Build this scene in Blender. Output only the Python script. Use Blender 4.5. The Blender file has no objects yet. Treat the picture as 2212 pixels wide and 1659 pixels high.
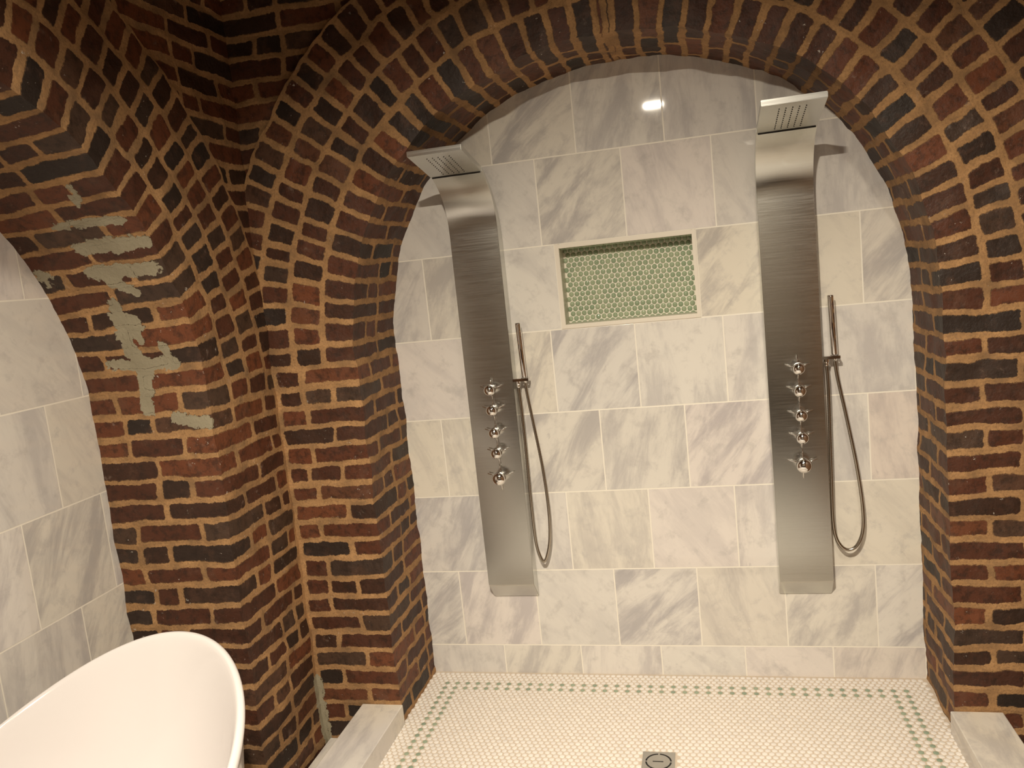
import bpy, bmesh, math, random
import numpy as np
from mathutils import Matrix, Vector, noise
random.seed(7)
PI = math.pi
SC = bpy.context.scene
COL = SC.collection

# ---------------------------------------------------------------- camera
RW = [[0.9701035, 0.2198344, -0.1028202], [-0.0693250, -0.1550017, -0.9854788], [-0.2325795, 0.9631445, -0.1351276]]
CP = Vector((0.9917876, -2.8905354, 1.4374083))
r, d, f = (Vector(v) for v in RW)
cam_d = bpy.data.cameras.new('camera')
cam = bpy.data.objects.new('camera', cam_d)
COL.objects.link(cam)
m3 = Matrix((r, -d, -f)).transposed()
cam.matrix_world = Matrix.Translation(CP) @ m3.to_4x4()
cam_d.sensor_fit = 'HORIZONTAL'
cam_d.sensor_width = 36.0
cam_d.lens = 1740.0 / 2212.0 * 36.0
cam_d.clip_start = 0.02
SC.camera = cam

# ---------------------------------------------------------------- world, exposure
w = bpy.data.worlds.new('world')
SC.world = w
w.use_nodes = True
w.node_tree.nodes['Background'].inputs[0].default_value = (0.5, 0.4, 0.3, 1)
w.node_tree.nodes['Background'].inputs[1].default_value = 0.02
SC.view_settings.view_transform = 'Standard'
SC.view_settings.look = 'None'
SC.view_settings.exposure = -0.42
SC.view_settings.gamma = 1.0
SC.view_settings.use_curve_mapping = False

# ---------------------------------------------------------------- lights (recessed downlights, one lamp of the room, and added fill spots)
WARM = (1.0, 0.885, 0.71)

def spot(name, loc, target, power, size, blend=0.6, radius=0.04):
    l = bpy.data.lights.new(name, 'SPOT')
    l.energy = power; l.color = WARM; l.spot_size = math.radians(size); l.spot_blend = blend
    l.shadow_soft_size = radius
    o = bpy.data.objects.new(name, l); COL.objects.link(o)
    o.location = loc
    o.rotation_euler = (Vector(target) - Vector(loc)).to_track_quat('-Z', 'Y').to_euler()
    return o

def area(name, loc, target, power, sx, sy, spread=180):
    l = bpy.data.lights.new(name, 'AREA')
    l.energy = power; l.color = WARM; l.shape = 'RECTANGLE'; l.size = sx; l.size_y = sy; l.spread = math.radians(spread)
    o = bpy.data.objects.new(name, l); COL.objects.link(o)
    o.location = loc
    o.rotation_euler = (Vector(target) - Vector(loc)).to_track_quat('-Z', 'Z').to_euler()
    return o

spot('downlight_shower', (0.95, -1.35, 2.75), (0.80, -0.40, 0.0), 18, 80, 0.8, 0.05)
spot('fill_right', (1.35, -2.30, 2.65), (1.85, -0.60, 0.2), 75, 80, 0.8, 0.04)  # added fill, brightens the right brick face
spot('downlight_tub', (0.10, -2.05, 2.55), (-0.74, -1.25, 0.0), 62, 96, 0.75, 0.04)
spot('fill_room', (0.9, -3.5, 2.7), (0.9, -3.7, 0.0), 80, 110, 0.8, 0.05)  # added fill, brightens the unseen front wall that the steel panels reflect
area('ceiling_lamp', (0.79, -2.62, 2.42), (0.79, -1.25, 0.0), 62, 0.105, 0.014, 115)

# ---------------------------------------------------------------- node helpers
class NT:
    def __init__(self, name):
        self.m = bpy.data.materials.new(name); self.m.use_nodes = True
        self.t = self.m.node_tree; self.n = self.t.nodes; self.l = self.t.links
        self.b = self.n['Principled BSDF']
    def node(self, typ, **kw):
        x = self.n.new(typ)
        for k, v in kw.items(): setattr(x, k, v)
        return x
    def link(self, a, b): self.l.new(a, b)
    def _in(self, sock, v):
        if hasattr(v, 'default_value') or isinstance(v, bpy.types.NodeSocket): self.link(v, sock)
        else: sock.default_value = v
    def math(self, op, a, b=0.0, c=None, clamp=False):
        x = self.node('ShaderNodeMath', operation=op, use_clamp=clamp)
        self._in(x.inputs[0], a); self._in(x.inputs[1], b)
        if c is not None: self._in(x.inputs[2], c)
        return x.outputs[0]
    def vmath(self, op, a, b=(0, 0, 0), scale=None):
        x = self.node('ShaderNodeVectorMath', operation=op)
        self._in(x.inputs[0], a)
        if scale is not None: self._in(x.inputs['Scale'], scale)
        else: self._in(x.inputs[1], b)
        return x.outputs['Value'] if op in ('LENGTH', 'DOT_PRODUCT') else x.outputs[0]
    def noise(self, vec, scale, detail=2.0, rough=0.5, dist=0.0, out='Fac'):
        x = self.node('ShaderNodeTexNoise')
        self._in(x.inputs['Vector'], vec); x.inputs['Scale'].default_value = scale
        x.inputs['Detail'].default_value = detail; x.inputs['Roughness'].default_value = rough
        x.inputs['Distortion'].default_value = dist
        return x.outputs[out]
    def ramp(self, fac, stops, interp='LINEAR'):
        x = self.node('ShaderNodeValToRGB'); x.color_ramp.interpolation = interp
        e = x.color_ramp.elements
        while len(e) < len(stops): e.new(0.5)
        for k, (p, c) in enumerate(stops):
            e[k].position = p
            e[k].color = (c, c, c, 1) if isinstance(c, (int, float)) else (*c, 1)
        self.link(fac, x.inputs[0]); return x.outputs[0]
    def mix(self, fac, a, b, mode='MIX'):
        x = self.node('ShaderNodeMix', data_type='RGBA', blend_type=mode)
        self._in(x.inputs[0], fac)
        self._in(x.inputs[6], a if not isinstance(a, tuple) else (*a, 1))
        self._in(x.inputs[7], b if not isinstance(b, tuple) else (*b, 1))
        return x.outputs[2]
    def mr(self, v, a, b, c=0.0, d=1.0, smooth=True):
        x = self.node('ShaderNodeMapRange')
        if smooth: x.interpolation_type = 'SMOOTHSTEP'
        self._in(x.inputs[0], v)
        for k, q in zip((1, 2, 3, 4), (a, b, c, d)): x.inputs[k].default_value = q
        return x.outputs[0]
    def uv(self, name):
        x = self.node('ShaderNodeUVMap'); x.uv_map = name; return x.outputs[0]
    def sep(self, v):
        x = self.node('ShaderNodeSeparateXYZ'); self.link(v, x.inputs[0]); return x.outputs
    def comb(self, a, b, c=0.0):
        x = self.node('ShaderNodeCombineXYZ')
        self._in(x.inputs[0], a); self._in(x.inputs[1], b); self._in(x.inputs[2], c); return x.outputs[0]
    def bump(self, h, strength, dist):
        x = self.node('ShaderNodeBump'); x.inputs['Strength'].default_value = strength
        x.inputs['Distance'].default_value = dist; self.link(h, x.inputs['Height'])
        self.link(x.outputs[0], self.b.inputs['Normal'])
    def pos(self):
        return self.node('ShaderNodeTexCoord').outputs['Object']
    def sdf(self, p, dim, rad):
        a = self.vmath('ABSOLUTE', p)
        q = self.vmath('ADD', self.vmath('SUBTRACT', a, dim), (rad, rad, 0))
        q = self.vmath('MAXIMUM', q, (0, 0, 0))
        return self.math('SUBTRACT', self.vmath('LENGTH', q), rad)

def plain(name, col, rough=0.5, metal=0.0, **kw):
    t = NT(name); b = t.b
    b.inputs['Base Color'].default_value = (*col, 1)
    b.inputs['Roughness'].default_value = rough; b.inputs['Metallic'].default_value = metal
    for k, v in kw.items(): b.inputs[k].default_value = v
    return t.m

def brick_material():
    t = NT('old_brick'); P = t.pos()
    wv = t.vmath('SUBTRACT', t.noise(P, 26, 2, 0.6, out='Color'), (0.5, 0.5, 0.5))
    wv2 = t.vmath('SUBTRACT', t.noise(P, 130, 3, 0.7, out='Color'), (0.5, 0.5, 0.5))
    warp = t.vmath('ADD', t.vmath('SCALE', wv, scale=0.011), t.vmath('SCALE', wv2, scale=0.010))
    wxy = t.vmath('MULTIPLY', warp, (1, 1, 0))
    p = t.vmath('ADD', t.uv('loc'), wxy)
    dist = t.sdf(p, t.uv('dim'), 0.008)
    big = t.noise(P, 5, 2, 0.5)
    dist = t.math('ADD', dist, t.mr(big, 0.52, 0.75, 0.0, 0.004))
    mort = t.mr(dist, -0.0016, 0.0014)
    rn = t.sep(t.uv('rnd'))
    brick = t.ramp(rn[0], [(0.0, (0.038, 0.027, 0.023)), (0.12, (0.058, 0.029, 0.019)), (0.30, (0.085, 0.034, 0.021)),
                           (0.50, (0.120, 0.042, 0.023)), (0.68, (0.175, 0.058, 0.029)), (0.80, (0.230, 0.076, 0.034)), (0.90, (0.105, 0.060, 0.040)), (1.0, (0.050, 0.034, 0.029))])
    mot = t.noise(P, 38, 5, 0.7)
    brick = t.mix(t.mr(mot, 0.44, 0.66, 0.0, 0.62), brick, (0.030, 0.018, 0.013))
    mot2 = t.noise(P, 15, 4, 0.65)
    brick = t.mix(t.mr(mot2, 0.52, 0.74, 0.0, 0.5), brick, (0.17, 0.085, 0.055))
    brick = t.mix(1.0, brick, (0.70, 0.68, 0.64), 'MULTIPLY')
    mn = t.noise(P, 14, 3, 0.6)
    mc = t.ramp(mn, [(0.3, (0.24, 0.140, 0.066)), (0.5, (0.375, 0.212, 0.092)), (0.7, (0.48, 0.275, 0.122))])
    mfine = t.noise(P, 160, 3, 0.7)
    mc = t.mix(t.mr(mfine, 0.40, 0.68, 0.0, 0.55), mc, (0.20, 0.115, 0.06))
    col = t.mix(mort, brick, mc)
    # pale film of mortar left on some bricks
    film = t.math('MULTIPLY', t.mr(t.noise(P, 30, 4, 0.7), 0.60, 0.76), t.mr(t.noise(P, 3.1, 2, 0.5), 0.50, 0.66))
    col = t.mix(t.math('MULTIPLY', film, 0.4), col, (0.36, 0.30, 0.26))
    # white efflorescence flecks
    fl = t.math('MULTIPLY', t.mr(t.noise(P, 48, 4, 0.75), 0.665, 0.70), t.mr(t.noise(P, 2.6, 1, 0.5), 0.46, 0.60))
    col = t.mix(t.math('MULTIPLY', fl, 0.8), col, (0.62, 0.58, 0.52))
    # grey cement smears
    sm = t.sep(t.uv('smear'))[0]
    sv = t.math('ADD', sm, t.math('MULTIPLY', t.math('SUBTRACT', t.noise(P, 38, 3, 0.65), 0.5), 1.0))
    sv = t.mr(sv, 0.50, 0.56)
    col = t.mix(sv, col, (0.30, 0.265, 0.185))
    t.link(col, t.b.inputs['Base Color'])
    rough = t.mix(mort, (0.55, 0.55, 0.55), (0.9, 0.9, 0.9))
    t.link(rough, t.b.inputs['Roughness'])
    t.b.inputs['Specular IOR Level'].default_value = 0.35
    h = t.math('ADD', t.math('MULTIPLY', mort, 0.35), t.math('MULTIPLY', t.noise(P, 70, 4, 0.65), 0.6))
    h = t.math('ADD', h, t.math('MULTIPLY', t.math('SUBTRACT', t.math('ABSOLUTE', t.math('SUBTRACT', mort, 0.5)), 0.0), 0.5))
    h = t.math('ADD', h, t.math('MULTIPLY', sv, 0.4))
    t.bump(h, 0.75, 0.006)
    return t.m

def marble_material(name='marble_tile', local=True, base=(0.74, 0.715, 0.665), grout=(0.84, 0.80, 0.71)):
    t = NT(name); P = t.pos()
    if local:
        loc = t.uv('loc'); rn = t.sep(t.uv('rnd'))
        ang = t.math('MULTIPLY', t.math('SUBTRACT', rn[0], 0.5), 1.7)
        vr = t.node('ShaderNodeVectorRotate', rotation_type='Z_AXIS')
        t.link(loc, vr.inputs['Vector']); t.link(ang, vr.inputs['Angle'])
        q = t.vmath('ADD', vr.outputs[0], t.comb(t.math('MULTIPLY', rn[0], 37.0), t.math('MULTIPLY', rn[1], 53.0), 0.0))
        r1 = rn[1]; r0 = rn[0]
    else:
        q = P; r1 = t.noise(P, 1.5); r0 = r1
    s = t.vmath('MULTIPLY', q, (1.0, 0.26, 1.0))
    broad = t.noise(s, 11, 8, 0.66, 0.35)
    col = t.mix(t.math('MULTIPLY', t.mr(broad, 0.42, 0.64, 0.0, 0.8), t.mr(r0, 0.0, 1.0, 0.25, 1.0, smooth=False)), base, (0.40, 0.385, 0.40))
    # each slab has a slightly different cast
    tone = t.ramp(r1, [(0.0, (1.0, 0.96, 0.98)), (0.25, (1, 1, 1)), (0.45, (0.90, 0.89, 0.91)), (0.62, (1.0, 0.97, 0.90)), (0.8, (0.95, 0.95, 0.96)), (1.0, (1.0, 0.925, 0.90))])
    col = t.mix(1.0, col, tone, 'MULTIPLY')
    cloud = t.noise(q, 16, 6, 0.7, 0.2)
    col = t.mix(t.mr(cloud, 0.50, 0.70, 0.0, 0.45), col, (0.45, 0.43, 0.42))
    s2 = t.vmath('MULTIPLY', q, (1.0, 0.42, 1.0))
    vn = t.math('ABSOLUTE', t.math('SUBTRACT', t.noise(s2, 6.5, 5, 0.55, 1.1), 0.5))
    gate = t.mr(t.noise(q, 4.0, 2, 0.5), 0.54, 0.70)
    vein = t.math('MULTIPLY', t.mr(vn, 0.0, 0.035, 1.0, 0.0), gate)
    col = t.mix(t.math('MULTIPLY', vein, 0.14), col, (0.27, 0.26, 0.28))
    sp = t.math('MULTIPLY', t.mr(t.noise(s2, 26, 5, 0.7), 0.60, 0.74), t.mr(t.noise(q, 5.2, 2, 0.5), 0.53, 0.68))
    col = t.mix(t.math('MULTIPLY', sp, 0.45), col, (0.25, 0.24, 0.27))
    if local:
        dist = t.sdf(loc, t.uv('dim'), 0.0012)
        g = t.mr(dist, -0.0004, 0.0004)
        col = t.mix(g, col, grout)
        rg = t.mr(g, 0, 1, 0.028, 0.7, smooth=False)
        t.link(rg, t.b.inputs['Roughness'])
        t.bump(t.math('MULTIPLY', g, -1.0), 0.3, 0.001)
    else:
        t.b.inputs['Roughness'].default_value = 0.2
    t.link(col, t.b.inputs['Base Color'])
    return t.m

def steel_material():
    t = NT('brushed_steel'); P = t.pos()
    s = t.vmath('MULTIPLY', P, (4.0, 350.0, 350.0))
    n = t.noise(s, 1.0, 3, 0.6)
    t.b.inputs['Metallic'].default_value = 1.0
    t.link(t.mix(n, (0.60, 0.60, 0.57), (0.65, 0.65, 0.62)), t.b.inputs['Base Color'])
    t.link(t.mr(n, 0.3, 0.7, 0.22, 0.27), t.b.inputs['Roughness'])
    t.b.inputs['Anisotropic'].default_value = 0.5
    t.bump(n, 0.02, 0.0005)
    return t.m

M = dict(
    brick=brick_material(), marble=marble_material(), slab=marble_material('marble_slab', False, (0.74, 0.71, 0.66)),
    steel=steel_material(),
    chrome=plain('chrome', (0.86, 0.85, 0.84), 0.05, 1.0),
    hose=plain('metal_hose', (0.46, 0.42, 0.36), 0.22, 1.0),
    hole=plain('dark_rubber', (0.05, 0.045, 0.04), 0.6),
    tub=plain('white_acrylic', (0.80, 0.765, 0.76), 0.10),
    liner=plain('pencil_trim', (0.76, 0.71, 0.62), 0.25),
    sage_lining=plain('niche_lining', (0.60, 0.58, 0.47), 0.35),
    grout=plain('white_grout', (0.82, 0.77, 0.66), 0.8),
    fgrout=plain('floor_grout', (0.60, 0.51, 0.41), 0.85),
    plaster=plain('ceiling_plaster', (0.10, 0.08, 0.065), 0.9),
    wallpaint=plain('cream_wall_paint', (0.62, 0.56, 0.48), 0.8),
    darkband=plain('dark_reflection_band', (0.05, 0.035, 0.025), 0.4),  # for the added dark band that the steel reflects
    slot=plain('slot_shadow', (0.012, 0.010, 0.010), 0.7),
)
def speckled(name, c0, c1, rough, coat=0.0):
    t = NT(name)
    rn = t.sep(t.uv('rnd'))
    t.link(t.mix(rn[0], c0, c1), t.b.inputs['Base Color']); t.b.inputs['Roughness'].default_value = rough
    t.b.inputs['Coat Weight'].default_value = coat
    return t.m
M['penny'] = speckled('sage_glass_penny', (0.27, 0.345, 0.225), (0.37, 0.425, 0.285), 0.06)
M['white_hex'] = speckled('white_mosaic', (0.77, 0.73, 0.69), (0.83, 0.785, 0.735), 0.22)
M['green_hex'] = speckled('green_mosaic', (0.25, 0.32, 0.245), (0.33, 0.395, 0.29), 0.25)

# ---------------------------------------------------------------- object helpers
def mesh_obj(name, me, mat, parent=None, smooth=False):
    o = bpy.data.objects.new(name, me); COL.objects.link(o)
    if mat is not None: me.materials.append(mat)
    if smooth: me.polygons.foreach_set('use_smooth', [True] * len(me.polygons))
    if parent is not None: o.parent = parent
    return o

def from_bm(name, bm, mat, parent=None, smooth=False):
    me = bpy.data.meshes.new(name); bmesh.ops.recalc_face_normals(bm, faces=bm.faces); bm.to_mesh(me); bm.free()
    return mesh_obj(name, me, mat, parent, smooth)

def box(bm, a, b, bev=0.0):
    vs = [bm.verts.new((x, y, z)) for x in (a[0], b[0]) for y in (a[1], b[1]) for z in (a[2], b[2])]
    fs = [(0, 1, 3, 2), (4, 6, 7, 5), (0, 4, 5, 1), (2, 3, 7, 6), (0, 2, 6, 4), (1, 5, 7, 3)]
    faces = [bm.faces.new([vs[i] for i in q]) for q in fs]
    if bev > 0:
        es = list({e for q in faces for e in q.edges})
        bmesh.ops.bevel(bm, geom=es, offset=bev, segments=2, affect='EDGES', profile=0.5)

def lathe(bm, prof, n, origin, axis):
    """prof: list of (distance along axis, radius)"""
    ax = Vector(axis).normalized(); q = ax.to_track_quat('Z', 'Y').to_matrix(); o = Vector(origin)
    rings = []
    for (h, rr) in prof:
        if rr < 1e-6: rings.append([bm.verts.new(o + ax * h)])
        else: rings.append([bm.verts.new(o + q @ Vector((rr * math.cos(2 * PI * k / n), rr * math.sin(2 * PI * k / n), h))) for k in range(n)])
    for A, B in zip(rings, rings[1:]):
        for k in range(n):
            a = [A[k % len(A)], A[(k + 1) % len(A)], B[(k + 1) % len(B)], B[k % len(B)]]
            s = []
            for v in a:
                if v not in s: s.append(v)
            if len(s) > 2: bm.faces.new(s)

def tube(bm, pts, rad, n=10, ribs=0.0, cap=True):
    pts = [Vector(p) for p in pts]
    T = [(pts[min(i + 1, len(pts) - 1)] - pts[max(i - 1, 0)]).normalized() for i in range(len(pts))]
    nrm = T[0].orthogonal().normalized(); rings = []
    for i, (p, tt) in enumerate(zip(pts, T)):
        nrm = (nrm - tt * nrm.dot(tt)).normalized(); bb = tt.cross(nrm)
        rr = rad * (1 + (ribs if i % 2 else -ribs))
        rings.append([bm.verts.new(p + (nrm * math.cos(2 * PI * k / n) + bb * math.sin(2 * PI * k / n)) * rr) for k in range(n)])
    for A, B in zip(rings, rings[1:]):
        for k in range(n): bm.faces.new((A[k], A[(k + 1) % n], B[(k + 1) % n], B[k]))
    if cap: bm.faces.new(rings[0][::-1]); bm.faces.new(rings[-1])

def spline(P, n):
    P = [Vector(p) for p in P]; out = []
    for i in range(len(P) - 1):
        p0 = P[max(i - 1, 0)]; p1 = P[i]; p2 = P[i + 1]; p3 = P[min(i + 2, len(P) - 1)]
        for k in range(n):
            t = k / n
            out.append(0.5 * ((2 * p1) + (p2 - p0) * t + (2 * p0 - 5 * p1 + 4 * p2 - p3) * t * t + (3 * p1 - p0 - 3 * p2 + p3) * t ** 3))
    out.append(P[-1]); return out

def struct(o, label=None):
    o['kind'] = 'structure'
    if label: o['label'] = label
    return o

def thing(name, label, cat, loc=(0, 0, 0), group=None):
    o = bpy.data.objects.new(name, None); COL.objects.link(o); o.empty_display_size = 0.05
    o.location = loc; o['label'] = label; o['category'] = cat
    if group: o['group'] = group
    return o

def tag(o, label, cat, group=None):
    o['label'] = label; o['category'] = cat
    if group: o['group'] = group
    return o

# ---------------------------------------------------------------- cell meshes (bricks and tiles that follow a surface)
SMEARS = [[(-0.692, -0.978, 1.697), (-0.497, -0.967, 1.684)], [(-0.673, -0.929, 1.632), (-0.477, -0.923, 1.624)],
          [(-0.684, -0.887, 1.564), (-0.483, -0.883, 1.557)], [(-0.647, -0.873, 1.538), (-0.581, -0.857, 1.504)],
          [(-0.662, -0.842, 1.471), (-0.671, -0.798, 1.323), (-0.645, -0.79, 1.278)], [(-0.757, -0.791, 1.287), (-0.542, -0.789, 1.277)],
          [(-0.562, -0.8, 1.336), (-0.539, -0.788, 1.27)], [(-0.649, -0.787, 1.264), (-0.664, -0.78, 1.15)],
          [(-0.563, -0.78, 1.107), (-0.456, -0.78, 1.087)], [(-0.686, -0.83, 1.438), (-0.618, -0.816, 1.397)],
          [(-0.624, -0.823, 1.419), (-0.627, -0.805, 1.355)], [(-0.567, -1.057, 1.78), (-0.585, -1.014, 1.738)],
          [(-0.892, -0.923, 1.623), (-0.828, -0.886, 1.563)], [(-0.452, -0.382, -0.22), (-0.452, -0.380, -0.05), (-0.455, -0.385, 0.05)]]
SW = [0.016, 0.024, 0.022, 0.02, 0.024, 0.02, 0.014, 0.026, 0.022, 0.02, 0.016, 0.012, 0.03, 0.022]

def seg_dist(p, a, b):
    ab = b - a; t = max(0, min(1, (p - a).dot(ab) / max(ab.length_squared, 1e-9)))
    return (p - (a + ab * t)).length
SEGS = [(Vector(L[i]), Vector(L[i + 1]), wd) for L, wd in zip(SMEARS, SW) for i in range(len(L) - 1)]
def smear(p):
    best = 0.0
    if p.x > -0.40: return 0.0
    for a, b, wd in SEGS:
        v = 1.0 - seg_dist(p, a, b) / (2.0 * wd)
        if v > best: best = v
    return best

class Cells:
    def __init__(self, step=0.02, amp=0.0):
        self.V = []; self.F = []; self.loc = []; self.dim = []; self.rnd = []; self.sm = []; self.step = step; self.amp = amp
    def add(self, S, u0, u1, v0, v1, mu=0.006, mv=0.006, rnd=None, keep=None, lu=1.0, ext=0.0, end=0.0):
        """S(u, v) -> Vector. lu scales the local u length (for wedges)."""
        nu = max(1, math.ceil((u1 - u0) * lu / self.step)); nv = max(1, math.ceil((v1 - v0) / self.step))
        if rnd is None: rnd = (random.random(), random.random())
        uc = (u0 - ext + u1 - end) / 2; vc = (v0 + v1) / 2
        hx = (u1 - u0 + ext - end) * lu / 2 - mu; hy = (v1 - v0) / 2 - mv
        base = len(self.V); g = []
        for i in range(nu + 1):
            for j in range(nv + 1):
                u = u0 + (u1 - u0) * i / nu; v = v0 + (v1 - v0) * j / nv
                p = Vector(S(u, v))
                k = smear(p) if self.amp else 0.0
                if self.amp:
                    p = p + noise.noise_vector(p * 9.0) * self.amp + noise.noise_vector(p * 31.0 + Vector((5, 1, 3))) * self.amp * 0.55
                g.append(p)
                self.V.append(p); self.loc.append(((u - uc) * lu, v - vc)); self.dim.append((hx, hy)); self.rnd.append(rnd); self.sm.append((k, 0.0))
        for i in range(nu):
            for j in range(nv):
                a = i * (nv + 1) + j; q = (a, a + nv + 1, a + nv + 2, a + 1)
                if keep is not None:
                    c = (g[q[0]] + g[q[1]] + g[q[2]] + g[q[3]]) / 4
                    if not keep(c): continue
                self.F.append(tuple(base + x for x in q))
    def build(self, name, mat, parent=None, smooth=True):
        me = bpy.data.meshes.new(name); me.from_pydata([tuple(v) for v in self.V], [], self.F)
        li = np.empty(len(me.loops), dtype=np.int32); me.loops.foreach_get('vertex_index', li)
        for nm, arr in (('loc', self.loc), ('dim', self.dim), ('rnd', self.rnd), ('smear', self.sm)):
            a = np.array(arr, dtype=np.float32)[li]
            me.uv_layers.new(name=nm).data.foreach_set('uv', a.ravel())
        return mesh_obj(name, me, mat, parent, smooth)

CH = 0.0685           # brick course height
Z0 = -0.1145          # shower floor level
ZB = -0.245           # bathroom floor level
ZC = 2.95             # ceiling

def row_bricks(L, start_header, rg):
    """lengths along one course from a quoin"""
    out = []; x = 0.0; first = True
    hd = start_header
    while x < L - 1e-6:
        if first: ln = (0.105 if hd else 0.205) + rg.uniform(-0.008, 0.008)
        else: ln = (0.205 if rg.random() < 0.72 else 0.105) + rg.uniform(-0.012, 0.012)
        first = False
        if L - (x + ln) < 0.045: ln = L - x
        out.append((x, min(x + ln, L))); x += ln
    return out

def fill(C, S, L, va, vb, seed, phase=0, keep=None, hdr=None, endgap=0.0):
    """courses of bricks: u in 0..L from the quoin, v from va to vb on the global course lattice"""
    k0 = math.floor((va - ZB) / CH); k = k0
    while ZB + k * CH < vb - 1e-6:
        rg = random.Random(seed * 1000 + k)
        v0 = max(va, ZB + k * CH); v1 = min(vb, ZB + (k + 1) * CH)
        if v1 - v0 > 0.012:
            bricks = row_bricks(L, (k + phase) % 2 == 0 if hdr is None else hdr, rg)
            for n_, (a, b) in enumerate(bricks):
                rnd = (rg.random(), rg.random())
                if n_ == 0: rnd = (random.Random(seed // 10 * 77 + k).random(), 0.5)
                C.add(S, a, b, v0, v1, 0.0075 + rg.uniform(-.002, .004), 0.0095 + rg.uniform(-.0025, .003), rnd, keep, ext=0.03 if n_ == 0 else 0.0, end=endgap if n_ == len(bricks) - 1 else 0.0)
        k += 1

# ================================================================ shower alcove arch (in the back wall)
AX, AZ, AR = 0.765, 1.1935, 0.91
XL, XR = -0.145, 1.675
def face_y(x): return -0.377 + 0.021 * (x + 0.145)
def RT(th):
    return AR + (0.030 if math.cos(th) > 0 else 0.014) * math.sin(2 * th) ** 2 + 0.0135 * max(0.0, math.sin(th))
# profile by arclength from left floor to right floor
prof = []
for i in range(60): prof.append((XL, ZB + (AZ - ZB) * i / 60, PI))
for i in range(241):
    th = PI - PI * i / 240
    prof.append((AX + RT(th) * math.cos(th), AZ + RT(th) * math.sin(th), th))
for i in range(1, 61): prof.append((XR, AZ - (AZ - ZB) * i / 60, 0.0))
pa = np.array(prof); sa = np.r_[0, np.cumsum(np.hypot(np.diff(pa[:, 0]), np.diff(pa[:, 1])))]
STOT = sa[-1]
def prof_at(s): return float(np.interp(s, sa, pa[:, 0])), float(np.interp(s, sa, pa[:, 1])), float(np.interp(s, sa, pa[:, 2]))

brickB = Cells(0.019, 0.0075)
def S_reveal(u, v):     # u depth from the arris, v along the profile (offset so that v=ZB at floor)
    x, z, _ = prof_at(v - ZB)
    return (x, face_y(x) + u, z)
# left half and right half start from the floor so that courses meet the faces
SH = STOT / 2
def S_revL(u, v): return S_reveal(u, v)
def S_revR(u, v):
    x, z, _ = prof_at(STOT - (v - ZB)); return (x, face_y(x) + u, z)
fill(brickB, S_revL, 0.425, ZB, ZB + SH, 110, phase=0)
fill(brickB, S_revR, 0.425, ZB, ZB + SH, 120, phase=0)
# faces beside the jambs
XCL = -0.455; XCR = 1.985
fill(brickB, lambda u, v: (XL - u, face_y(XL - u), v), XL - XCL + 0.02, ZB, AZ, 111, phase=1, endgap=0.026)
fill(brickB, lambda u, v: (XR + u, face_y(XR + u), v), XCR - XR + 0.02, ZB, AZ, 121, phase=1)
# arch rings of radial headers
def qrnd(seed, k): return (random.Random(seed // 10 * 77 + k).random(), 0.5)
def rings(C, cfun, rfun, seed, base, n, wd, first, keep=None):
    """first = [(theta0, theta1, rnd)] for the ring at the arris, so that its bricks turn the corner with the soffit courses"""
    rr = base
    for i in range(n):
        rg = random.Random(seed + i); rm = rr + wd / 2
        if i == 0: cells = first
        else:
            cnt = int(round(PI * rm / 0.0705))
            cuts = [PI * (k + (rg.uniform(-.10, .10) if 0 < k < cnt else 0)) / cnt for k in range(cnt + 1)]
            cells = [(cuts[k], cuts[k + 1], (rg.random(), rg.random())) for k in range(cnt)]
        for (ta, tb, rnd) in cells:
            def S(u, v, rr=rr, rm=rm): return cfun(rfun(v / rm) - base + rr + u, v / rm)
            C.add(S, 0.0, wd, ta * rm, tb * rm, 0.0095 + rg.uniform(-.002, .003), 0.0095 + rg.uniform(-.002, .003), rnd, keep, ext=0.03 if i == 0 else 0.0)
        rr += wd
firstB = []
kj = int(round((AZ - ZB) / CH)); k = kj
while k * CH < SH:
    s0, s1 = k * CH, min((k + 1) * CH, SH)
    t0 = prof_at(s0)[2]; t1 = prof_at(s1)[2]
    firstB.append((t1, t0, qrnd(110, k)))
    firstB.append((prof_at(STOT - s0)[2], prof_at(STOT - s1)[2], qrnd(120, k)))
    k += 1
keepB = lambda c: c.x > XCL - 0.03 and c.x < XCR + 0.03
rings(brickB, lambda r_, th: (AX + r_ * math.cos(th), face_y(AX + r_ * math.cos(th)), AZ + r_ * math.sin(th)), RT, 500, AR, 4, 0.113, firstB, keep=keepB)
# horizontal courses above and outside the rings
RO = AR + 4 * 0.113
fill(brickB, lambda u, v: (XCL - 0.02 + u, face_y(u) + 0.006, v), XCR - XCL + 0.04, AZ, ZC, 130,
     keep=lambda c: math.hypot(c.x - AX, c.z - AZ) > RO - 0.03)
struct(brickB.build('wall_back', M['brick']))

# ================================================================ left wall with the tub alcove arch
LX = XCL; LXI = -0.858
BY, BZ, BR = -1.635, 1.125, 0.865
def RB(th): return BR + 0.024 * max(0.0, math.sin(th))
brickL = Cells(0.019, 0.0075)
pl = []
for i in range(60): pl.append((0.0, ZB + (BZ - ZB) * i / 60))
for i in range(241): pl.append((PI * i / 240, BZ))
for i in range(1, 61): pl.append((PI, BZ - (BZ - ZB) * i / 60))
pl = np.array(pl); ds = np.where(np.abs(np.diff(pl[:, 0])) > 0, BR * np.abs(np.diff(pl[:, 0])), np.abs(np.diff(pl[:, 1])))
sl = np.r_[0, np.cumsum(ds)]; SLT = sl[-1]
def S_tub(u, v):
    s = v - ZB; th = float(np.interp(s, sl, pl[:, 0])); z = float(np.interp(s, sl, pl[:, 1]))
    rr = RB(th) - (u / 0.40) * (0.016 + 0.030 * math.sin(th))
    return (LX - u, BY + rr * math.cos(th), z + rr * math.sin(th))
fill(brickL, S_tub, 0.43, ZB, ZB + SLT, 210, phase=0)
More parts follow.
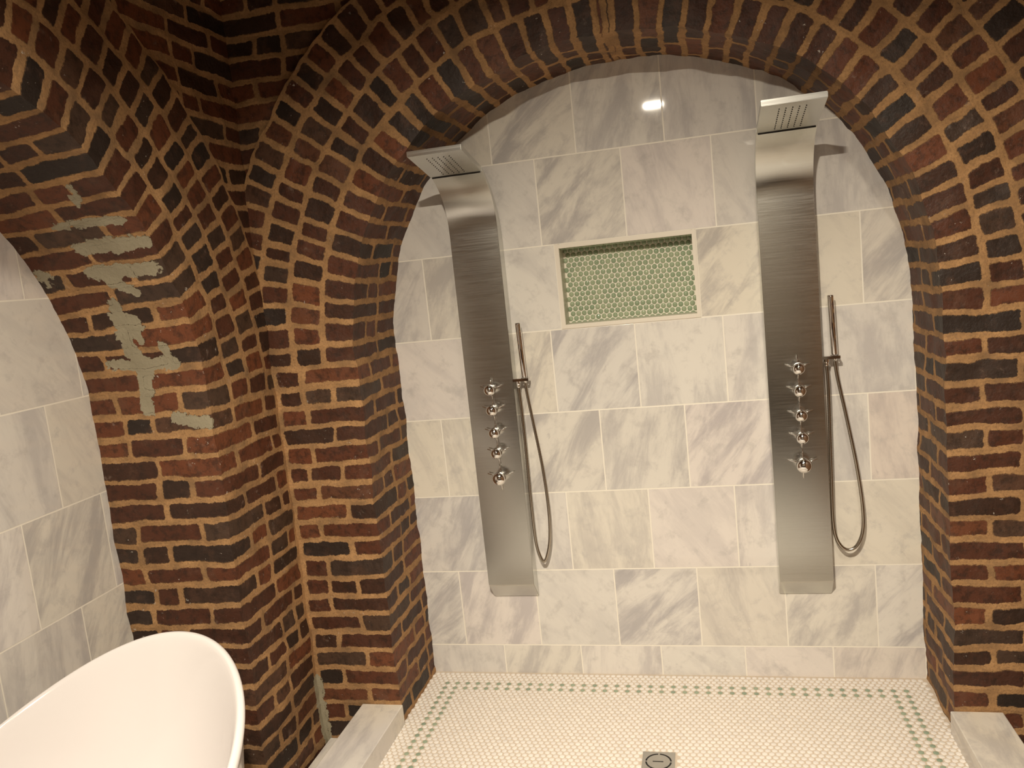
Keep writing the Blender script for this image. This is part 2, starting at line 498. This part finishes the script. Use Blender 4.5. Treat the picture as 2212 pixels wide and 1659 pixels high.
CY = face_y(LX)
struct(brickL.build('wall_left', M['brick']))
brickL = Cells(0.019, 0.0075)
fill(brickL, lambda u, v: (LX, BY + BR + u, v), (CY + 0.02) - (BY + BR), ZB, BZ, 211, phase=1, endgap=0.026)
fill(brickL, lambda u, v: (LX, BY - BR - u, v), 1.75, ZB, BZ, 221, phase=1)
firstL = []
for k in range(int(round((BZ - ZB) / CH)), int(SLT / CH)):
    t0 = float(np.interp(k * CH, sl, pl[:, 0])); t1 = float(np.interp(min((k + 1) * CH, SLT), sl, pl[:, 0]))
    if t1 - t0 > 0.02: firstL.append((t0, t1, qrnd(210, k)))
rings(brickL, lambda r_, th: (LX, BY + r_ * math.cos(th), BZ + r_ * math.sin(th)), RB, 700, BR, 4, 0.111, firstL,
      keep=lambda c: c.y < CY + 0.03)
ROL = BR + 4 * 0.111
fill(brickL, lambda u, v: (LX - 0.006, CY + 0.02 - u, v), 3.9, BZ, ZC, 230,
     keep=lambda c: math.hypot(c.y - BY, c.z - BZ) > ROL - 0.03)
struct(brickL.build('wall_left', M['brick']))

# right wall of the room, and the wall behind the camera
brickR = Cells(0.06, 0.004)
fill(brickR, lambda u, v: (XCR, face_y(XCR) + 0.02 - u, v), 3.9, ZB, ZC, 310)
struct(brickR.build('wall_right', M['brick']))
YF = -4.25
bm = bmesh.new(); box(bm, (LX - 0.5, YF - 0.05, ZB), (XCR + 0.05, YF, ZC)); struct(from_bm('wall_front', bm, M['wallpaint']))
bm = bmesh.new(); box(bm, (LX - 0.5, YF, ZB), (XCR + 0.05, YF + 0.03, 0.42)); struct(from_bm('reflection_band_front', bm, M['darkband']))  # unseen dark band, added so the steel panels reflect a dark zone
bm = bmesh.new(); box(bm, (LX - 0.5, YF - 0.05, ZC), (XCR + 0.05, 0.1, ZC + 0.05)); struct(from_bm('ceiling', bm, M['plaster']))

# ================================================================ marble walls
TS = 0.3048
def tile_rows(C, S, ua, ub, va, vb, row0, origin_u, parity, seed, hole=None, g=0.0022):
    k = math.floor((va - row0) / TS)
    while row0 + k * TS < vb - 1e-6:
        v0 = max(va, row0 + k * TS); v1 = min(vb, row0 + (k + 1) * TS)
        o = origin_u + (0.5 * TS if (k + parity) % 2 else 0)
        n = math.floor((ua - o) / TS)
        while o + n * TS < ub - 1e-6:
            u0 = max(ua, o + n * TS); u1 = min(ub, o + (n + 1) * TS); n += 1
            if u1 - u0 < 0.004: continue
            rg = random.Random(seed + k * 31 + n * 7); rnd = (rg.random(), rg.random())
            parts = [(u0, u1)]
            if hole and abs(v0 - hole[2]) < 0.02:
                parts = []
                if u0 < hole[0]: parts.append((u0, min(u1, hole[0])))
                if u1 > hole[1]: parts.append((max(u0, hole[1]), u1))
            for a, b in parts: C.add(S, a, b, v0, v1, g, g, rnd)
        k += 1
tm = Cells(0.16)
tile_rows(tm, lambda u, v: (u, 0.0, v), XL - 0.05, XR + 0.05, Z0 - 0.02, 2.2, 0.0, 0.0, 0, 900, hole=(0.5017, 0.9953, 4 * TS))
struct(tm.build('wall_shower', M['marble'], smooth=False))
bm = bmesh.new(); box(bm, (XL - 0.1, 0.12, ZB), (XR + 0.1, 0.16, 2.3)); struct(from_bm('wall_backing', bm, M['grout']))
tm = Cells(0.16)
tile_rows(tm, lambda u, v: (LXI + 0.003, u, v), -2.6, -0.70, ZB, 2.1, -0.018, -0.9665, 1, 1300)
struct(tm.build('wall_tub', M['marble'], smooth=False))

# ================================================================ niche
NX0, NX1, NZ0, NZ1, ND = 0.517, 0.982, 1.2345, 1.508, 0.09
niche = thing('wall_niche', 'recessed marble shower niche lined with sage green penny tiles', 'niche', (0.75, 0.0, 1.2195))
def rel(o, par):
    o.parent = par; o.matrix_parent_inverse = Matrix.Translation(par.location).inverted(); return o
bm = bmesh.new()
ox0, ox1, oz0, oz1 = 0.5017, 0.9953, 4 * TS, 5 * TS
box(bm, (ox0, -0.004, oz0), (NX0, 0.012, oz1)); box(bm, (NX1, -0.004, oz0), (ox1, 0.012, oz1))
box(bm, (NX0, -0.004, oz0), (NX1, 0.012, NZ0)); box(bm, (NX0, -0.004, NZ1), (NX1, 0.012, oz1))
bmesh.ops.bevel(bm, geom=bm.edges[:], offset=0.0012, segments=2, affect='EDGES')
rel(from_bm('pencil_trim', bm, M['liner']), niche)
bm = bmesh.new()
e = 0.01
box(bm, (NX0 - e, 0.012, NZ0), (NX0, ND, NZ1)); box(bm, (NX1, 0.012, NZ0), (NX1 + e, ND, NZ1))
box(bm, (NX0 - e, 0.012, NZ0 - e), (NX1 + e, ND, NZ0)); box(bm, (NX0 - e, 0.012, NZ1), (NX1 + e, ND, NZ1 + e))
rel(from_bm('side_lining', bm, M['sage_lining']), niche)
bm = bmesh.new(); box(bm, (NX0 - e, ND, NZ0 - e), (NX1 + e, ND + 0.012, NZ1 + e)); rel(from_bm('back_grout', bm, M['grout']), niche)

def discs(name, centres, rad, U, V, N, mat, n=14, h=0.003, clip=None, parent=None, dome=0.0016, smooth=True):
    """little round domed tiles: centres = [(point, rnd)], U V the plane, N the outward normal"""
    Vt = []; F = []; rn = []
    U = Vector(U); V = Vector(V); N = Vector(N)
    for c, rv in centres:
        b = len(Vt); c = Vector(c)
        tl = N * 0 + U * random.uniform(-.06, .06) + V * random.uniform(-.06, .06)
        for (rr, hh) in ((1.0, 0.0), (0.97, h * 0.7), (0.80, h), (0.4, h + dome)):
            for k in range(n):
                a = 2 * PI * k / n + PI / 6
                off = U * (rad * rr * math.cos(a)) + V * (rad * rr * math.sin(a))
                p = c + off + N * (hh + off.dot(tl) * (hh > 0))
                if clip: p = clip(p)
                Vt.append(p)
        for j in range(3):
            for k in range(n):
                F.append((b + j * n + k, b + j * n + (k + 1) % n, b + (j + 1) * n + (k + 1) % n, b + (j + 1) * n + k))
        F.append(tuple(b + 3 * n + k for k in range(n)))
        rn += [rv] * (4 * n)
    me = bpy.data.meshes.new(name); me.from_pydata([tuple(v) for v in Vt], [], F)
    li = np.empty(len(me.loops), dtype=np.int32); me.loops.foreach_get('vertex_index', li)
    me.uv_layers.new(name='rnd').data.foreach_set('uv', np.array(rn, dtype=np.float32)[li].ravel())
    return mesh_obj(name, me, mat, parent, smooth)

pitch = 0.0207; rowh = pitch * 0.866
cs = []; j = 0
z = NZ1 - 0.0085
while z > NZ0 - 0.006:
    x = NX0 + 0.006 + (pitch / 2 if j % 2 else 0)
    while x < NX1 + 0.006:
        cs.append(((x, ND, z), (random.random(), random.random()))); x += pitch
    z -= rowh; j += 1
cl = lambda p: Vector((min(max(p.x, NX0), NX1), p.y, min(max(p.z, NZ0), NZ1)))
rel(discs('penny_tiles', cs, 0.0092, (1, 0, 0), (0, 0, 1), (0, -1, 0), M['penny'], clip=cl), niche)
cs = []; j = 0; y = 0.022
while y < ND - 0.005:
    x = NX0 + 0.006 + (pitch / 2 if j % 2 else 0)
    while x < NX1: cs.append(((x, y, NZ1), (random.random(), 0.5))); x += pitch
    y += rowh; j += 1
rel(discs('top_penny_tiles', cs, 0.0092, (1, 0, 0), (0, -1, 0), (0, 0, -1), M['penny'], clip=lambda p: Vector((min(max(p.x, NX0), NX1), p.y, p.z))), niche)

# ================================================================ floors
YS = -1.02            # front of the shower pan
bm = bmesh.new(); box(bm, (XL - 0.06, YS, Z0 - 0.05), (XR + 0.06, 0.05, Z0 - 0.0025)); 
floor = struct(from_bm('floor', bm, M['fgrout']))
DX, DY, DH = 0.7685, -0.546, 0.051
def inside(x, y): return abs(x - DX) < DH + 0.007 and abs(y - DY) < DH + 0.007
px = 0.02072; py = 0.01785
white = []; green = []
gx0 = 0.01585 - 4 * 0.04144     # green column lattice (every second disc)
jr = -8
ROW0 = -0.0895
for j in range(-5, 60):
    yy = ROW0 - j * py
    if yy > -0.004 or yy < YS + 0.008: continue
    off = 0.0 if j % 2 == 0 else px / 2
    i0 = -8
    for i in range(i0, 100):
        x = -0.0680 + off + i * px + (0.0045 if (j // 2) % 2 else 0) * 0
        if x < XL + 0.004 or x > XR - 0.004: continue
        if inside(x, yy): continue
        # green double border: even rows only, every second column
        isg = False
        if j % 2 == 0 and j >= 0 and i % 2 == 0:
            if j in (0, 2) and 0 <= i <= 80: isg = True
            if i in (0, 2) or i in (78, 80): isg = True
        (green if isg else white).append(((x, yy, Z0 - 0.0028), (random.random(), random.random())))
discsW = discs('mosaic', white, 0.0093, (1, 0, 0), (0, 1, 0), (0, 0, 1), M['white_hex'], n=6, h=0.0025, dome=0.0006, parent=floor, smooth=False)
discsG = discs('mosaic_border', green, 0.0093, (1, 0, 0), (0, 1, 0), (0, 0, 1), M['green_hex'], n=6, h=0.0025, dome=0.0006, parent=floor, smooth=False)

fm = Cells(0.2)
tile_rows(fm, lambda u, v: (u, v, ZB), LX - 0.42, XCR + 0.02, YF, -0.30, -1.3, 0.1, 0, 1700)
struct(fm.build('floor_bathroom', M['marble'], smooth=False))

# curbs and base strip
def curb(name, a, b, label):
    bm = bmesh.new(); box(bm, a, b, 0.003); o = from_bm(name, bm, M['slab']); return tag(o, label, 'curb')
ZT = -0.042
curb('shower_curb', (-0.292, YS - 0.15, ZB), (-0.137, face_y(-0.2) + 0.0, ZT), 'white marble curb block left of the mosaic shower floor, against the brick pier')
curb('shower_curb', (1.660, YS - 0.15, ZB), (1.808, face_y(1.72) + 0.0, ZT), 'white marble curb block right of the mosaic shower floor, at the right brick pier')
curb('shower_curb', (-0.137, YS - 0.15, ZB), (1.660, YS, ZT), 'white marble curb across the open front of the shower floor')
bm = bmesh.new(); box(bm, (-0.436, -0.98, ZB), (-0.345, face_y(-0.4), -0.178), 0.002); box(bm, (-0.343, -0.98, ZB), (-0.294, face_y(-0.3), -0.176), 0.002)
tag(from_bm('marble_base_strip', bm, M['slab']), 'low marble base strip in the brick corner beside the left curb block', 'base strip')

# drain
drain = thing('floor_drain', 'square steel shower drain cover set in the white mosaic floor', 'drain', (DX, DY, Z0))
bm = bmesh.new(); box(bm, (DX - DH, DY - DH, Z0 - 0.004), (DX + DH, DY + DH, Z0 + 0.0006), 0.0005); rel(from_bm('cover_plate', bm, M['steel']), drain)
bm = bmesh.new()
for q in range(4):
    a0 = q * PI / 2 + 0.07; a1 = (q + 1) * PI / 2 - 0.07; n = 14
    for k in range(n):
        t0 = a0 + (a1 - a0) * k / n; t1 = a0 + (a1 - a0) * (k + 1) / n
        vs = [bm.verts.new((DX + rr * math.cos(t), DY + rr * math.sin(t), Z0 + 0.0009)) for rr, t in ((0.036, t0), (0.041, t0), (0.041, t1), (0.036, t1))]
        bm.faces.new(vs)
box(bm, (DX - 0.018, DY - 0.0015, Z0 + 0.0004), (DX + 0.015, DY + 0.0015, Z0 + 0.0012))
rel(from_bm('slots', bm, M['slot']), drain)

# ================================================================ shower panels
def extrude_x(bm, prof, x0, x1):
    A = [bm.verts.new((x0, y, z)) for y, z in prof]; B = [bm.verts.new((x1, y, z)) for y, z in prof]
    n = len(prof)
    for i in range(n): bm.faces.new((A[i], A[(i + 1) % n], B[(i + 1) % n], B[i]))
    bm.faces.new(A[::-1]); bm.faces.new(B)

def bez(p0, p1, p2, n):
    return [((1 - t) ** 2 * p0[0] + 2 * t * (1 - t) * p1[0] + t * t * p2[0], (1 - t) ** 2 * p0[1] + 2 * t * (1 - t) * p1[1] + t * t * p2[1]) for t in [k / n for k in range(n + 1)]]

PW = 0.178
def shower_panel(x0, label, yf=-0.066):
    t = thing('shower_panel', label, 'shower panel', (x0 + PW / 2, 0.0, 0.205), 'steel shower panels on the marble wall')
    # body: hollow front sheet from the tapered foot to the curved neck
    front = [(-0.004, 0.203), (yf + 0.004, 0.268), (yf, 0.275), (yf, 1.59)] + bez((yf, 1.60), (yf - 0.004, 1.725), (-0.205, 1.786), 16)[1:]
    back = bez((-0.205, 1.803), (-0.030, 1.735), (-0.008, 1.58), 14)
    bm = bmesh.new(); extrude_x(bm, front + back + [(-0.001, 1.56), (-0.001, 0.203)], x0, x0 + PW)
    bmesh.ops.bisect_plane(bm, geom=bm.verts[:] + bm.edges[:] + bm.faces[:], plane_co=(x0 + PW / 2, 0, 0), plane_no=(1, 0, 0))
    for q_ in (0.12, 0.25, 0.38, 0.62, 0.75, 0.88):
        bmesh.ops.bisect_plane(bm, geom=bm.verts[:] + bm.edges[:] + bm.faces[:], plane_co=(x0 + PW * q_, 0, 0), plane_no=(1, 0, 0))
    for v_ in bm.verts:
        if v_.co.y < yf + 0.006 and 0.26 < v_.co.z < 1.70:
            k_ = (v_.co.x - x0) / PW * 2 - 1; v_.co.y -= 0.0022 * (1 - k_ * k_) * min(1.0, (1.70 - v_.co.z) / 0.12)
    bmesh.ops.bevel(bm, geom=[e_ for e_ in bm.edges if len(e_.link_faces) == 2 and e_.calc_face_angle() > 1.2], offset=0.002, segments=2, affect='EDGES')
    body = rel(from_bm('body', bm, M['steel'], smooth=False), t)
    md = body.modifiers.new('wn', 'WEIGHTED_NORMAL'); md.keep_sharp = True
    for p_ in body.data.polygons: p_.use_smooth = True
    body.data.set_sharp_from_angle(angle=math.radians(25))
    # overhead rain head
    bm = bmesh.new(); extrude_x(bm, [(-0.206, 1.784), (-0.430, 1.829), (-0.430, 1.846), (-0.206, 1.804)], x0 + 0.0, x0 + PW)
    bmesh.ops.bevel(bm, geom=bm.edges[:], offset=0.0012, segments=2, affect='EDGES')
    head = rel(from_bm('rain_head', bm, M['steel']), t)
    bm = bmesh.new()
    nrm = Vector((0, -0.045, -0.224)).normalized()
    for i in range(5):
        for k in range(11):
            xx = x0 + 0.052 + i * 0.0185; f_ = 0.12 + 0.070 * k
            p_ = Vector((xx, -0.206 - 0.224 * f_, 1.784 + 0.045 * f_))
            lathe(bm, [(-0.001, 0.0021), (0.0014, 0.0017), (0.0018, 0.0)], 8, p_, nrm)
    nz = from_bm('nozzles', bm, M['hole']); nz.parent = head
    bm = bmesh.new(); box(bm, (x0 + 0.004, -0.2085, 1.7815), (x0 + PW - 0.004, -0.2045, 1.7870)); rel(from_bm('head_seam', bm, M['slot']), t)
    # side frame: thin dark return visible on each side
    # body jets
    for zc_, rows in ((1.165, 7), (0.485, 8)):
        bm = bmesh.new()
        for i in range(5):
            for k in range(rows):
                lathe(bm, [(-0.001, 0.0019), (0.0006, 0.0017), (0.0009, 0.0)], 8, (x0 + 0.052 + i * 0.0185, yf, zc_ + (k - rows / 2) * 0.0215), (0, -1, 0))
        rel(from_bm('body_jets', bm, M['jet']), t)
    # control knobs
    for k, (kz, sc) in enumerate(((1.030, 1.0), (0.955, 1.0), (0.871, 1.0), (0.795, 1.0), (0.700, 1.22))):
        cx_ = x0 + 0.097
        bm = bmesh.new()
        lathe(bm, [(0, 0.013 * sc), (0.004, 0.0145 * sc), (0.012, 0.012 * sc), (0.020, 0.0125 * sc), (0.026, 0.0175 * sc), (0.034, 0.0205 * sc), (0.046, 0.0205 * sc),
                   (0.055, 0.017 * sc), (0.060, 0.010 * sc), (0.062, 0.0)], 28, (cx_, yf, kz), (0, -1, 0))
        kb = rel(from_bm('control_knob', bm, M['chrome'], smooth=True), t)
        for a in (16, 90, 164, 270):
            bm = bmesh.new()
            dv = Vector((math.cos(math.radians(a)), 0.10, math.sin(math.radians(a)))).normalized()
            o_ = Vector((cx_, yf - 0.017, kz)) + dv * 0.008 * sc
            tube(bm, [o_, o_ + dv * 0.034 * sc], 0.0019, 10)
            pn = from_bm('lever', bm, M['chrome'], smooth=True); pn.parent = kb
    # hand shower bracket on the right flank
    bm = bmesh.new()
    xh = x0 + PW + 0.040; b0, b1 = 1.048, 1.058
    box(bm, (x0 + PW - 0.002, -0.0655, b0), (xh - 0.0125, -0.0345, b1)); box(bm, (xh + 0.0125, -0.0655, b0), (xh + 0.0165, -0.0345, b1))
    box(bm, (xh - 0.0125, -0.0655, b0), (xh + 0.0125, -0.0625, b1)); box(bm, (xh - 0.0125, -0.0375, b0), (xh + 0.0125, -0.0345, b1))
    lathe(bm, [(0, 0.009), (0.010, 0.009), (0.014, 0.007), (0.020, 0.0075), (0.024, 0.005)], 16, (x0 + PW + 0.014, -0.05, 1.048), (0, 0, -1))
    rel(from_bm('bracket', bm, M['chrome'], smooth=False), t)
    return t

M['jet'] = plain('jet_rubber', (0.20, 0.18, 0.155), 0.5)
shower_panel(0.137, 'tall brushed steel shower panel left of the green niche, with chrome knobs')
shower_panel(1.199, 'tall brushed steel shower panel right of the green niche, with chrome knobs')

def hand_shower(x0, pts, label):
    xh = x0 + PW + 0.040
    t = thing('hand_shower', label, 'hand shower', (xh, -0.05, 1.05), 'hand showers on the steel panels')
    bm = bmesh.new()
    lathe(bm, [(-0.018, 0.0), (-0.018, 0.0062), (0.0, 0.0078), (0.008, 0.0102), (0.198, 0.0102), (0.202, 0.0095), (0.202, 0.0)], 20, (xh, -0.05, 1.058), (-0.02, -0.02, 1))
    rel(from_bm('handle', bm, M['chrome'], smooth=True), t)
    P_ = spline(pts, 40)
    bm = bmesh.new(); tube(bm, P_, 0.0058, 8, ribs=0.06)
    rel(from_bm('hose', bm, M['hose'], smooth=True), t)
    return t
hy = -0.048
hand_shower(0.137, [(0.329, -0.05, 1.0225), (0.331, hy, 0.95), (0.332, hy, 0.80), (0.331, hy, 0.60), (0.333, hy, 0.45), (0.343, hy, 0.385), (0.358, hy, 0.358), (0.374, hy, 0.385), (0.389, hy, 0.45),
                    (0.395, hy, 0.56), (0.388, hy, 0.72), (0.369, hy, 0.90), (0.358, hy, 1.00), (0.3554, -0.0496, 1.0385)],
            'slim chrome hand shower with narrow looped hose on the left steel panel')
hand_shower(1.199, [(1.391, -0.05, 1.0225), (1.393, hy, 0.95), (1.391, hy, 0.80), (1.388, hy, 0.62), (1.386, hy, 0.50), (1.392, hy, 0.432), (1.410, hy, 0.392), (1.434, hy, 0.379), (1.461, hy, 0.396), (1.481, hy, 0.45),
                    (1.483, hy, 0.54), (1.470, hy, 0.68), (1.445, hy, 0.85), (1.424, hy, 0.98), (1.4174, -0.0496, 1.0385)],
            'slim chrome hand shower with wide looped hose on the right steel panel')

# ================================================================ bathtub
def tub():
    x0, a, yt, b, z0, z1 = -0.4183, 0.391, -1.106, 0.568, 0.3235, 0.2645
    b2 = 0.78; n = 96; yc = yt - b
    rim = []
    for k in range(n):
        t = 2 * PI * k / n
        if math.cos(t) >= 0: y = yt - b * (1 - math.cos(t)); zz = z0 + z1 * ((1 + math.cos(t)) / 2) ** 2
        else: y = yc + b2 * math.cos(t); zz = z0 + z1 * 0.25 + 0.02 * math.cos(t) ** 2
        rim.append((x0 + a * math.sin(t), y, zz))
    cy_ = yc - 0.10
    def ring(sx, sy, zf, inset=0.0):
        out = []
        for (x, y, z_) in rim:
            dx, dy = x - x0, y - cy_; L = math.hypot(dx, dy); q = 1 - inset / L
            out.append((x0 + dx * sx * q, cy_ + dy * sy * q, zf(z_)))
        return out
    zb = ZB + 0.001
    lerp = lambda t: (lambda z_: z_ * (1 - t) + zb * t)
    R_ = []
    # outside, bottom to top
    R_.append(ring(0.66, 0.62, lambda z_: zb)); R_.append(ring(0.70, 0.66, lambda z_: zb)); R_.append(ring(0.71, 0.67, lerp(0.97)))
    for t, sx, sy in ((0.8, 0.775, 0.735), (0.6, 0.875, 0.84), (0.4, 0.935, 0.91), (0.2, 0.965, 0.95), (0.08, 0.980, 0.970)):
        R_.append(ring(sx, sy, lerp(t)))
    R_.append(ring(1, 1, lambda z_: z_ - 0.026, 0.004)); R_.append(ring(1, 1, lambda z_: z_ - 0.014, -0.001)); R_.append(ring(1, 1, lambda z_: z_ - 0.004, 0.001)); R_.append(ring(1, 1, lambda z_: z_, 0.009))
    R_.append(ring(1, 1, lambda z_: z_ - 0.001, 0.017)); R_.append(ring(1, 1, lambda z_: z_ - 0.008, 0.023))
    fl = zb + 0.11
    for t, sx, sy in ((0.07, 0.925, 0.945), (0.2, 0.885, 0.905), (0.4, 0.83, 0.84), (0.6, 0.77, 0.765), (0.8, 0.68, 0.67), (0.93, 0.56, 0.56), (1.0, 0.42, 0.42)):
        R_.append(ring(sx, sy, lambda z_, t=t: z_ * (1 - t) + fl * t))
    bm = bmesh.new()
    vs = [[bm.verts.new(p) for p in rr] for rr in R_]
    for A, B in zip(vs, vs[1:]):
        for k in range(n): bm.faces.new((A[k], A[(k + 1) % n], B[(k + 1) % n], B[k]))
    bm.faces.new(vs[0][::-1]); bm.faces.new(vs[-1])
    o = from_bm('bathtub', bm, M['tub'], smooth=True)
    md = o.modifiers.new('sub', 'SUBSURF'); md.levels = 1; md.render_levels = 1
    tag(o, 'white freestanding slipper bathtub with high curved rim beside the left marble wall', 'bathtub')
tub()
